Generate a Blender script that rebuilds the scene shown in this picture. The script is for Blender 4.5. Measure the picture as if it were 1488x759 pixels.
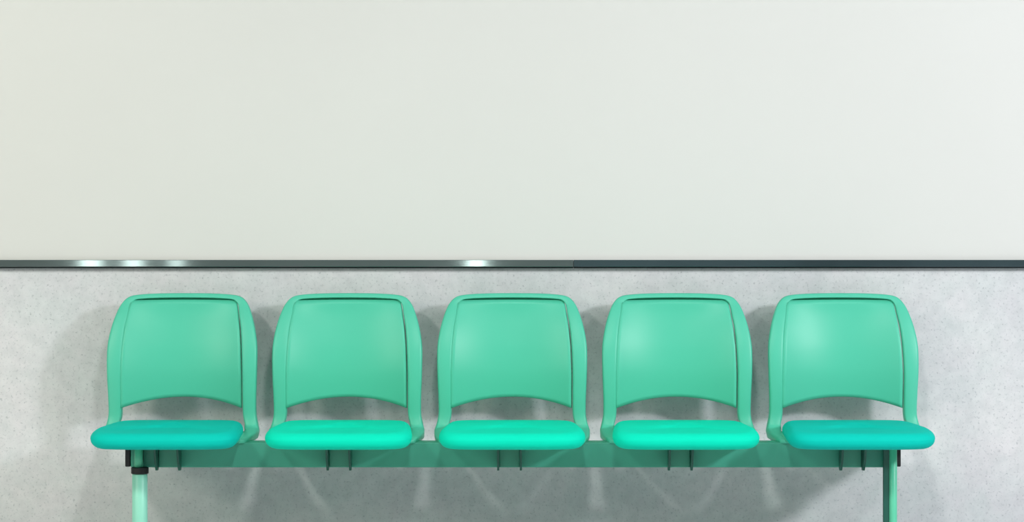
import bpy, bmesh, math, random
from mathutils import Vector

for o in list(bpy.data.objects):
    bpy.data.objects.remove(o, do_unlink=True)
S = bpy.context.scene
C = S.collection
R = math.radians

# ------------------------------------------------------------------ camera
CAM_D, CAM_Z, FPX = 7.10, 0.959, 3268.0
cd = bpy.data.cameras.new('camera')
cd.sensor_fit = 'HORIZONTAL'
cd.sensor_width = 36.0
cd.lens = 36.0 * FPX / 1488.0
cam = bpy.data.objects.new('camera', cd)
C.objects.link(cam)
cam.location = (0, -CAM_D, CAM_Z)
cam.rotation_euler = (R(90), 0, 0)
S.camera = cam

# ------------------------------------------------------------------ world, exposure
w = bpy.data.worlds.new('world'); S.world = w; w.use_nodes = True
w.node_tree.nodes['Background'].inputs[0].default_value = (0.75, 0.85, 0.9, 1)
w.node_tree.nodes['Background'].inputs[1].default_value = 0.6
S.view_settings.view_transform = 'Standard'
S.view_settings.look = 'None'
S.view_settings.gamma = 1
S.view_settings.use_curve_mapping = False
S.view_settings.exposure = 0.0

# ------------------------------------------------------------------ lights
def area(name, loc, target, sx, sy, power, col, spread=180):
    l = bpy.data.lights.new(name, 'AREA')
    l.shape = 'RECTANGLE'; l.size = sx; l.size_y = sy
    l.energy = power; l.color = col; l.spread = R(spread)
    o = bpy.data.objects.new(name, l); C.objects.link(o)
    o.location = loc
    d = Vector(target) - Vector(loc)
    o.rotation_euler = d.to_track_quat('-Z', 'Y').to_euler()
    return o

# key daylight high on the right, a warmer weak window on the left, small ceiling lamps
area('window_daylight_right', (4.2, -3.9, 2.5), (0.3, 0, 0.7), 0.6, 0.5, 158, (0.93, 0.93, 1.0))
area('window_daylight_left', (-4.2, -3.8, 2.1), (-2.2, 0, 1.2), 1.0, 1.0, 74, (1.0, 0.985, 0.85))
area('ceiling_lamp_light', (2.6, -3.3, 2.93), (2.4, -2.2, 0), 0.34, 0.34, 24, (0.97, 0.98, 1.0))
area('ceiling_lamp_light', (0.1, -3.3, 2.93), (0.1, -2.2, 0), 0.34, 0.34, 42, (0.99, 1.0, 0.98))
area('ceiling_lamp_light', (-2.5, -3.3, 2.93), (-2.3, -2.2, 0), 0.34, 0.34, 44, (1.0, 0.99, 0.92))
# unseen narrow lights added behind the camera to put glints on the metal rail
for x_, w_, p_ in ((-3.05, .14, 4.2), (-2.74, .12, 3.4), (-2.43, .09, 2.0), (-.26, .11, 4.2)):
    area('rail_glint_light', (x_, -8.93, 0.95), (x_, 0, 0.95), w_, 0.9, p_, (0.95, 1.0, 0.97))

# ------------------------------------------------------------------ materials
def lin(c):
    return tuple(((v/255)/12.92 if v/255 <= .04045 else ((v/255+.055)/1.055)**2.4) for v in c) + (1,)

def mat(name, rgb, rough=.5, metal=0, coat=0, noise=None, bump=None, spec=.5, sheen=0):
    """noise = (scale, amount): slight colour mottling; bump = (scale, strength, distance)"""
    m = bpy.data.materials.new(name); m.use_nodes = True
    nt = m.node_tree; b = nt.nodes['Principled BSDF']
    b.inputs['Base Color'].default_value = lin(rgb)
    b.inputs['Roughness'].default_value = rough
    b.inputs['Metallic'].default_value = metal
    b.inputs['Coat Weight'].default_value = coat
    b.inputs['Coat Roughness'].default_value = .25
    b.inputs['Specular IOR Level'].default_value = spec
    b.inputs['Sheen Weight'].default_value = sheen
    tc = nt.nodes.new('ShaderNodeTexCoord')
    if noise:
        n = nt.nodes.new('ShaderNodeTexNoise'); n.inputs['Scale'].default_value = noise[0]
        n.inputs['Detail'].default_value = 4
        nt.links.new(tc.outputs['Object'], n.inputs['Vector'])
        r = nt.nodes.new('ShaderNodeValToRGB')
        a = noise[1]; L = lin(rgb)
        r.color_ramp.elements[0].position = .3; r.color_ramp.elements[1].position = .7
        r.color_ramp.elements[0].color = tuple(v*(1-a) for v in L[:3]) + (1,)
        r.color_ramp.elements[1].color = tuple(min(1, v*(1+a)) for v in L[:3]) + (1,)
        nt.links.new(n.outputs['Fac'], r.inputs['Fac'])
        nt.links.new(r.outputs['Color'], b.inputs['Base Color'])
    if bump:
        n = nt.nodes.new('ShaderNodeTexNoise'); n.inputs['Scale'].default_value = bump[0]
        n.inputs['Detail'].default_value = 3
        nt.links.new(tc.outputs['Object'], n.inputs['Vector'])
        bp = nt.nodes.new('ShaderNodeBump'); bp.inputs['Strength'].default_value = bump[1]
        bp.inputs['Distance'].default_value = bump[2]
        nt.links.new(n.outputs['Fac'], bp.inputs['Height'])
        nt.links.new(bp.outputs['Normal'], b.inputs['Normal'])
    return m

def concrete():
    m = bpy.data.materials.new('pitted_concrete_plaster'); m.use_nodes = True
    nt = m.node_tree; N = nt.nodes; K = nt.links; b = N['Principled BSDF']
    b.inputs['Roughness'].default_value = .75
    b.inputs['Specular IOR Level'].default_value = .25
    tc = N.new('ShaderNodeTexCoord')
    def noise(scale, det, rough=.55):
        n = N.new('ShaderNodeTexNoise'); n.inputs['Scale'].default_value = scale
        n.inputs['Detail'].default_value = det; n.inputs['Roughness'].default_value = rough
        K.new(tc.outputs['Object'], n.inputs['Vector']); return n
    def ramp(src, p0, c0, p1, c1):
        r = N.new('ShaderNodeValToRGB'); e = r.color_ramp.elements
        e[0].position = p0; e[0].color = c0; e[1].position = p1; e[1].color = c1
        K.new(src, r.inputs['Fac']); return r
    def mul(a, c, f=1):
        x = N.new('ShaderNodeMix'); x.data_type = 'RGBA'; x.blend_type = 'MULTIPLY'
        x.inputs[0].default_value = f
        K.new(a, x.inputs[6]); K.new(c, x.inputs[7]); return x.outputs[2]
    base = ramp(noise(1.6, 6).outputs['Fac'], .3, lin((203, 206, 207)), .7, lin((222, 222, 221)))
    mott = ramp(noise(26, 5, .65).outputs['Fac'], .35, (.90, .91, .91, 1), .62, (1, 1, 1, 1))
    hue = ramp(noise(7, 3).outputs['Fac'], .35, (.97, 1.0, .985, 1), .65, (1.0, .985, .99, 1))
    pit = ramp(noise(120, 4, .7).outputs['Fac'], .31, (.52, .56, .58, 1), .44, (1, 1, 1, 1))
    c = mul(base.outputs['Color'], mott.outputs['Color'])
    c = mul(c, hue.outputs['Color'])
    c = mul(c, pit.outputs['Color'], .8)
    K.new(c, b.inputs['Base Color'])
    bp = N.new('ShaderNodeBump'); bp.inputs['Strength'].default_value = .35
    bp.inputs['Distance'].default_value = .002
    K.new(pit.outputs['Color'], bp.inputs['Height']); K.new(bp.outputs['Normal'], b.inputs['Normal'])
    return m

M = {}
M['concrete'] = concrete()
M['panel'] = mat('smooth_off_white_lacquer', (212, 214, 208), .42, spec=.3, noise=(.7, .018))
M['rail'] = mat('dark_anodised_rail', (118, 132, 130), .055, metal=.55, noise=(1.1, .12))
M['rail_dark'] = mat('darker_anodised_rail', (84, 103, 107), .10, metal=.55, noise=(1.3, .3))
M['rail_lip'] = mat('rail_lip_metal', (52, 60, 60), .35, metal=1)
M['shell'] = mat('mint_green_plastic', (82, 196, 164), .40, coat=.0, spec=.34, bump=(900, .05, .0004))
M['shell_d'] = mat('deep_green_plastic', (46, 140, 108), .4, coat=.1)
M['seat_bright'] = mat('bright_turquoise_upholstery', (2, 224, 186), .7, spec=.1, bump=(1400, .12, .0006), noise=(8, .03))
M['seat_teal'] = mat('teal_upholstery', (2, 196, 178), .7, spec=.1, bump=(1400, .12, .0006), noise=(8, .03))
M['beam'] = mat('grey_green_painted_steel', (66, 164, 138), .4, coat=.0)
M['leg'] = mat('pale_mint_painted_steel', (152, 226, 200), .4, coat=.0)
M['leg_g'] = mat('green_painted_steel', (96, 204, 164), .4, coat=.0)
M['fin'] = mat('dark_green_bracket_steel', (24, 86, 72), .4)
M['saddle'] = mat('green_saddle_plate_steel', (70, 164, 136), .35)
M['black'] = mat('black_plastic', (14, 16, 17), .5)
M['floor'] = mat('pale_grey_terrazzo', (218, 217, 222), .5, noise=(40, .1))
M['room'] = mat('off_white_room_paint', (96, 97, 97), .8)
M['rear'] = mat('grey_rear_wall_paint', (150, 156, 156), .8)
M['ceil'] = mat('white_ceiling_paint', (150, 153, 152), .9)

# ------------------------------------------------------------------ helpers
def link(name, bm, m, parent=None, smooth=False, loc=None):
    me = bpy.data.meshes.new(name)
    bmesh.ops.recalc_face_normals(bm, faces=bm.faces)
    bm.to_mesh(me); bm.free()
    me.materials.append(m)
    if smooth:
        for p in me.polygons: p.use_smooth = True
    o = bpy.data.objects.new(name, me); C.objects.link(o)
    if parent: o.parent = parent
    if loc: o.location = loc
    return o

def box(bm, x0, x1, y0, y1, z0, z1, bev=0, seg=2):
    r = bmesh.ops.create_cube(bm, size=1)
    vs = r['verts']
    for v in vs:
        v.co = Vector((x0+(v.co.x+.5)*(x1-x0), y0+(v.co.y+.5)*(y1-y0), z0+(v.co.z+.5)*(z1-z0)))
    if bev:
        es = list({e for v in vs for e in v.link_edges})
        bmesh.ops.bevel(bm, geom=es, offset=bev, segments=seg, affect='EDGES', profile=.5)

def loft(bm, rings, caps=True):
    V = [[bm.verts.new(p) for p in r] for r in rings]
    n = len(V[0])
    for a, b in zip(V, V[1:]):
        for i in range(n):
            bm.faces.new((a[i], a[(i+1) % n], b[(i+1) % n], b[i]))
    if caps:
        bm.faces.new(V[0][::-1]); bm.faces.new(V[-1])

def lathe(bm, cx, cy, prof, n=32):
    loft(bm, [[(cx+r*math.cos(2*math.pi*i/n), cy+r*math.sin(2*math.pi*i/n), z) for i in range(n)] for r, z in prof])

def interp(tab, t):
    if t <= tab[0][0]: return tab[0][1]
    for (a, va), (b, vb) in zip(tab, tab[1:]):
        if t <= b:
            k = (t-a)/(b-a); return va+(vb-va)*k
    return tab[-1][1]

def catmull(P, n):
    """smooth resample of a list of equal-length tuples"""
    out = []
    for i in range(len(P)-1):
        p0 = P[max(i-1, 0)]; p1 = P[i]; p2 = P[i+1]; p3 = P[min(i+2, len(P)-1)]
        for k in range(n):
            t = k/n
            out.append(tuple(.5*((2*b)+(-a+c)*t+(2*a-5*b+4*c-d)*t*t+(-a+3*b-3*c+d)*t**3)
                             for a, b, c, d in zip(p0, p1, p2, p3)))
    out.append(P[-1]); return out

def empty(name, loc, label, cat, group=None):
    o = bpy.data.objects.new(name, None); C.objects.link(o)
    o.location = loc; o.empty_display_size = .1
    o['label'] = label; o['category'] = cat
    if group: o['group'] = group
    return o

def struct(o):
    o['kind'] = 'structure'; return o

# ------------------------------------------------------------------ room shell
WY = 0.15                       # face of the lower wall
X0, X1, YF, ZC = -4.5, 4.5, -9.0, 3.0
b = bmesh.new(); box(b, X0-.1, X1+.1, WY, WY+.15, 0, ZC); wall = struct(link('wall_back', b, M['concrete']))
b = bmesh.new(); box(b, X0, X1, WY-.010, WY, .955, ZC, .0015)
up = link('upper_panel', b, M['panel'], wall); up['label'] = 'smooth off-white upper wall surface above the dark metal rail'
b = bmesh.new(); box(b, X0-.1, X1+.1, YF-.1, WY+.15, -.1, 0); struct(link('floor', b, M['floor']))
b = bmesh.new(); box(b, X0-.1, X1+.1, YF-.1, WY+.15, ZC, ZC+.1); struct(link('ceiling', b, M['ceil']))
b = bmesh.new(); box(b, X0-.1, X0, YF, WY, 0, ZC); struct(link('wall_left', b, M['room']))
b = bmesh.new(); box(b, X1, X1+.1, YF, WY, 0, ZC); struct(link('wall_right', b, M['room']))
b = bmesh.new(); box(b, X0-.1, X1+.1, YF-.1, YF, 0, ZC); struct(link('wall_front', b, M['rear']))

# metal rail: two lengths that butt together
JX = (833-744)/451.0
for k, (xa, xb, m) in enumerate(((X0, JX-.0006, M['rail']), (JX+.0006, X1, M['rail_dark']))):
    b = bmesh.new(); box(b, xa, xb, WY-.026, WY, .9405, .9625, .0012, 2)
    t = struct(link('trim_%d' % (k+1), b, m))
    t['label'] = ('dark metal rail along the wall, lighter left length', 'dark metal rail along the wall, darker right length')[k]
    b = bmesh.new(); box(b, xa, xb, WY-.022, WY, .9355, .9405, .0008, 1)
    link('lower_lip', b, M['rail_lip'], t)

# ------------------------------------------------------------------ chair
def back_y(z):                  # side profile of the backrest
    return interp(YT, z)
YT = [(r[0], r[1]) for r in catmull([(.40, .0), (.47, .0), (.54, -.006), (.62, -.010), (.70, .0), (.78, .022), (.86, .055)], 6)]

INNER = [(.44, .188), (.50, .190), (.60, .190), (.69, .187), (.745, .182), (.785, .177), (.818, .172), (.835, .166)]

def frame_mesh():
    # station: outer x, outer z, inner x, inner z, y offset, thickness
    half = [(0, .857, 0, .8425, 0, .026), (.08, .8562, .08, .8415, 0, .026), (.145, .8525, .143, .838, 0, .026),
            (.178, .8450, .160, .8325, 0, .026), (.198, .826, .170, .819, 0, .026), (.212, .797, .175, .79, -.003, .028),
            (.226, .750, .182, .748, -.006, .030), (.2355, .69, .187, .69, -.009, .032), (.2355, .61, .190, .61, -.010, .034),
            (.2325, .53, .190, .53, -.008, .036), (.2325, .475, .191, .475, -.006, .040), (.238, .446, .197, .446, -.010, .046)]
    half = catmull(half, 4)
    st = []
    for ox, oz, ix, iz, dy, th in half:
        yo = back_y(oz)+dy; yi = back_y(iz)+dy
        st.append(((ox, yo, oz), (ix, yi, iz), th, (0, 1, 0)))
    # the foot of the stile turns forward along the side of the seat
    foot = [(.243, -.016, .428, .196, .046), (.244, -.055, .418, .200, .034), (.240, -.11, .4125, .20, .026), (.232, -.18, .410, .196, .020), (.222, -.235, .409, .19, .014)]
    for ox, y, z, ix, th in foot:
        k = max(0, min(1, (-y)/.06))
        n = Vector((0, 1, 0)).lerp(Vector((0, 0, -1)), k).normalized()
        st.append(((ox, y, z), (ix, y, z), th, tuple(n)))
    full = [((-o[0], o[1], o[2]), (-i[0], i[1], i[2]), th, n) for o, i, th, n in st[::-1][:-1]] + st
    rings = []
    NS = 20
    for o, i, th, n in full:
        o, i, n = Vector(o), Vector(i), Vector(n)
        c = (o+i)/2; a = (o-i)/2
        ring = []
        for k in range(NS):
            t = 2*math.pi*k/NS; ct, s = math.cos(t), math.sin(t); p = 2/5.0
            u = math.copysign(abs(ct)**p, ct); v = math.copysign(abs(s)**p, s)
            ring.append(c+a*u+n*(th/2*v))
        rings.append(ring)
    bm = bmesh.new(); loft(bm, rings)
    return bm

def panel_point(u, v):
    """u -1..1 across, v 0..1 bottom to top"""
    zt = .8340-.0022*abs(u)**2.2
    zb = .496+.033*(1-abs(u)**2.0)
    z = zb+(zt-zb)*v
    zz = min(z, .835)
    hw = interp(INNER, zz)-.0008
    sag = .052*(1-abs(u)**2.0)*(1-.22*v-.68*v**5)
    ff = interp([(.53, -.026), (.61, -.027), (.69, -.025), (.75, -.021), (.80, -.016), (.84, -.013)], zz)
    s_ = (u+1)/2
    y = back_y(zz)+ff+.0040+.0075*s_+sag
    hw += -.0055*s_+.003
    return (u*hw, y, z)

def panel_mesh():
    bm = bmesh.new(); NU, NV = 36, 26
    G = []
    for j in range(NV+1):
        G.append([bm.verts.new(panel_point(-1+2*i/NU, j/NV)) for i in range(NU+1)])
    # rolled lip: the panel turns back and up behind the grip slot
    for dy, dz in ((.003, -.002), (.012, -.006), (.024, -.006), (.029, .000), (.030, .010)):
        G.append([bm.verts.new((lambda p: (p[0], p[1]+dy, p[2]+dz))(panel_point(-1+2*i/NU, 1))) for i in range(NU+1)])
    for a, c in zip(G, G[1:]):
        for i in range(NU):
            bm.faces.new((a[i], a[i+1], c[i+1], c[i]))
    return bm

def plan(t, inset, hb, hf, y0, y1, p=7.0):
    """rounded trapezoid outline, y0 front, y1 back"""
    ct, s = math.cos(t), math.sin(t)
    u = math.copysign(abs(ct)**(2/p), ct); v = math.copysign(abs(s)**(2/p), s)
    k = (v+1)/2
    hw = hf+(hb-hf)*k
    yy = (y0+y1)/2+v*((y1-y0)/2-inset)
    yy -= .010*(1-u*u)*(1-k)      # front edge bows out a little
    return u*(hw-inset), yy, k

def seat_block(hb, hf, y0, y1, ztop, zbot, r, p=7.0, crown=.004, dip=.006, rb=None):
    bm = bmesh.new(); N = 72
    rb = rb or r
    prof = []
    for k in range(7):
        a = math.pi/2*k/6
        prof.append((rb*(1-math.sin(a)), zbot+rb*(1-math.cos(a))))
    prof = [(i, z) for i, z in prof]
    for k in range(9):
        a = math.pi/2*k/8
        prof.append((r*(1-math.cos(a)), ztop-r+r*math.sin(a)))
    for k in range(1, 8):
        prof.append((r+(hb-r)*.96*k/7.0, ztop+crown*math.sin(math.pi/2*k/7.0)))
    rings = []
    for ins, z in prof:
        ring = []
        for i in range(N):
            x, y, k = plan(2*math.pi*(i+.5)/N, ins, hb, hf, y0, y1, p)
            f = (z-zbot)/(ztop-zbot)
            droop = dip*max(0, 1-k*2.4)**2*f         # waterfall front
            hollow = .004*math.exp(-((k-.45)/.3)**2)*max(0, f-.9)*8
            ring.append((x, y, z-droop-hollow*max(0, 1-abs(x)/.2)))
        rings.append(ring)
    loft(bm, rings)
    return bm

def fin_mesh():
    bm = bmesh.new()
    t = .0032
    pts = [(-.310, .406), (-.236, .406), (-.236, .3285), (-.240, .3215), (-.262, .3215), (-.282, .345)]
    loft(bm, [[(-t, y, z) for y, z in pts], [(t, y, z) for y, z in pts]])
    return bm

CHX = [-1.0385, -.5185, .0005, .5200, 1.0430]
LBL = ['green plastic chair with teal cushion at the left end, above the leg with black clamp',
       'green plastic chair with bright turquoise cushion, second from the left end of the row',
       'green plastic chair with bright turquoise cushion in the middle of the row of five',
       'green plastic chair with bright turquoise cushion, second from the right end of the row',
       'green plastic chair with teal cushion at the right end, above the plain green leg']

def make_chair():
    t = empty('beam_chair', (0, 0, 0), LBL[0], 'chair', 'chairs bolted in a row on the beam')
    f = link('backrest_frame', frame_mesh(), M['shell'], t, True)
    p = link('backrest_panel', panel_mesh(), M['shell'], t, True)
    s = p.modifiers.new('thickness', 'SOLIDIFY'); s.thickness = .005; s.offset = 0
    c = link('seat_cushion', seat_block(.200, .2250, -.455, -.030, .4610, .3985, .027, 7.0, rb=.035, dip=.012), M['seat_bright'], t, True)
    sh = link('seat_shell', seat_block(.213, .208, -.36, -.018, .4250, .4060, .007, 9, crown=0, dip=0), M['shell'], t, True)
    for sx in (-1, 1):
        link('mounting_bracket', fin_mesh(), M['fin'], t, loc=(sx*.0345-.008, 0, 0))
    b = bmesh.new(); box(b, -.0385, .0225, -.2400, -.2285, .3300, .4035, .0015, 2); link('saddle_plate', b, M['saddle'], t)
    return t

def copy_thing(root, x, label):
    r = root.copy(); C.objects.link(r); r.location = (x, 0, 0); r['label'] = label
    for ch in list(root.children):
        c = ch.copy(); C.objects.link(c); c.parent = r
    return r

proto = make_chair(); proto.location.x = CHX[0]
chairs = [proto] + [copy_thing(proto, CHX[k], LBL[k]) for k in range(1, 5)]
for k in (0, 4):
    for ch in chairs[k].children:
        if ch.name.startswith('seat_cushion'):
            ch.data = ch.data.copy(); ch.data.materials[0] = M['seat_teal']

# ------------------------------------------------------------------ beam and legs
bf = empty('bench_frame', (0, -.19, 0), 'long grey-green steel beam on two legs carrying all five chairs', 'bench frame')
def part(name, bm, m, parent=None, smooth=False):
    for v in bm.verts: v.co.y += .19
    return link(name, bm, m, parent or bf, smooth)
b = bmesh.new(); box(b, -1.166, 1.176, -.228, -.150, .3275, .4045, .004, 3); part('beam', b, M['beam'])
for xa, xb in ((-1.182, -1.166), (1.176, 1.188)):
    b = bmesh.new(); box(b, xa, xb, -.230, -.148, .330, .4045, .002, 1); part('end_cap', b, M['black'])

LY = -.262
def foot(cx):
    b = bmesh.new(); box(b, cx-.025, cx+.025, -.46, .06, .012, .040, .008, 3)
    return b
# left leg: slim tube, black clamp, wide pale tube
cx = -1.1315
b = bmesh.new(); lathe(b, cx, LY, [(.021, .030), (.0232, .034), (.0232, .309), (.021, .312)]); l1 = part('leg', b, M['leg'], None, True)
l1['label'] = 'pale mint left leg tube with a black clamp at its top'
b = bmesh.new(); lathe(b, cx-.0035, LY, [(.0128, .312), (.0128, .404)]); part('upper_tube', b, M['leg_g'], l1, True)
b = bmesh.new(); lathe(b, cx, LY, [(.023, .3115), (.0265, .3135), (.0265, .3305), (.023, .3325)]); part('clamp_ring', b, M['black'], l1)
part('foot', foot(cx), M['leg'], l1)
# right leg: plain tube
cx = 1.150
b = bmesh.new(); lathe(b, cx+.0085, LY, [(.010, .030), (.0122, .033), (.0122, .402), (.010, .4035)]); l2 = part('leg', b, M['leg_g'], None, True)
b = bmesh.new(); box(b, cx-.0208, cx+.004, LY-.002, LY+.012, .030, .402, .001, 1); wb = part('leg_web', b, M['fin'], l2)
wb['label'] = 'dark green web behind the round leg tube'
l2['label'] = 'green right leg, round tube with a darker web on its left'
part('foot', foot(cx), M['leg_g'], l2)
for l, cx in ((l1, -1.1315), (l2, 1.150)):
    for yy in (-.43, .03):
        b = bmesh.new(); lathe(b, cx, yy, [(.016, 0), (.018, .003), (.018, .013)], 20); part('glide', b, M['black'], l)
    # plate joining leg and beam
    b = bmesh.new(); box(b, cx-.012, cx+.006, -.252, -.227, .345, .395, .002, 1); part('joint_plate', b, M['fin'], l)
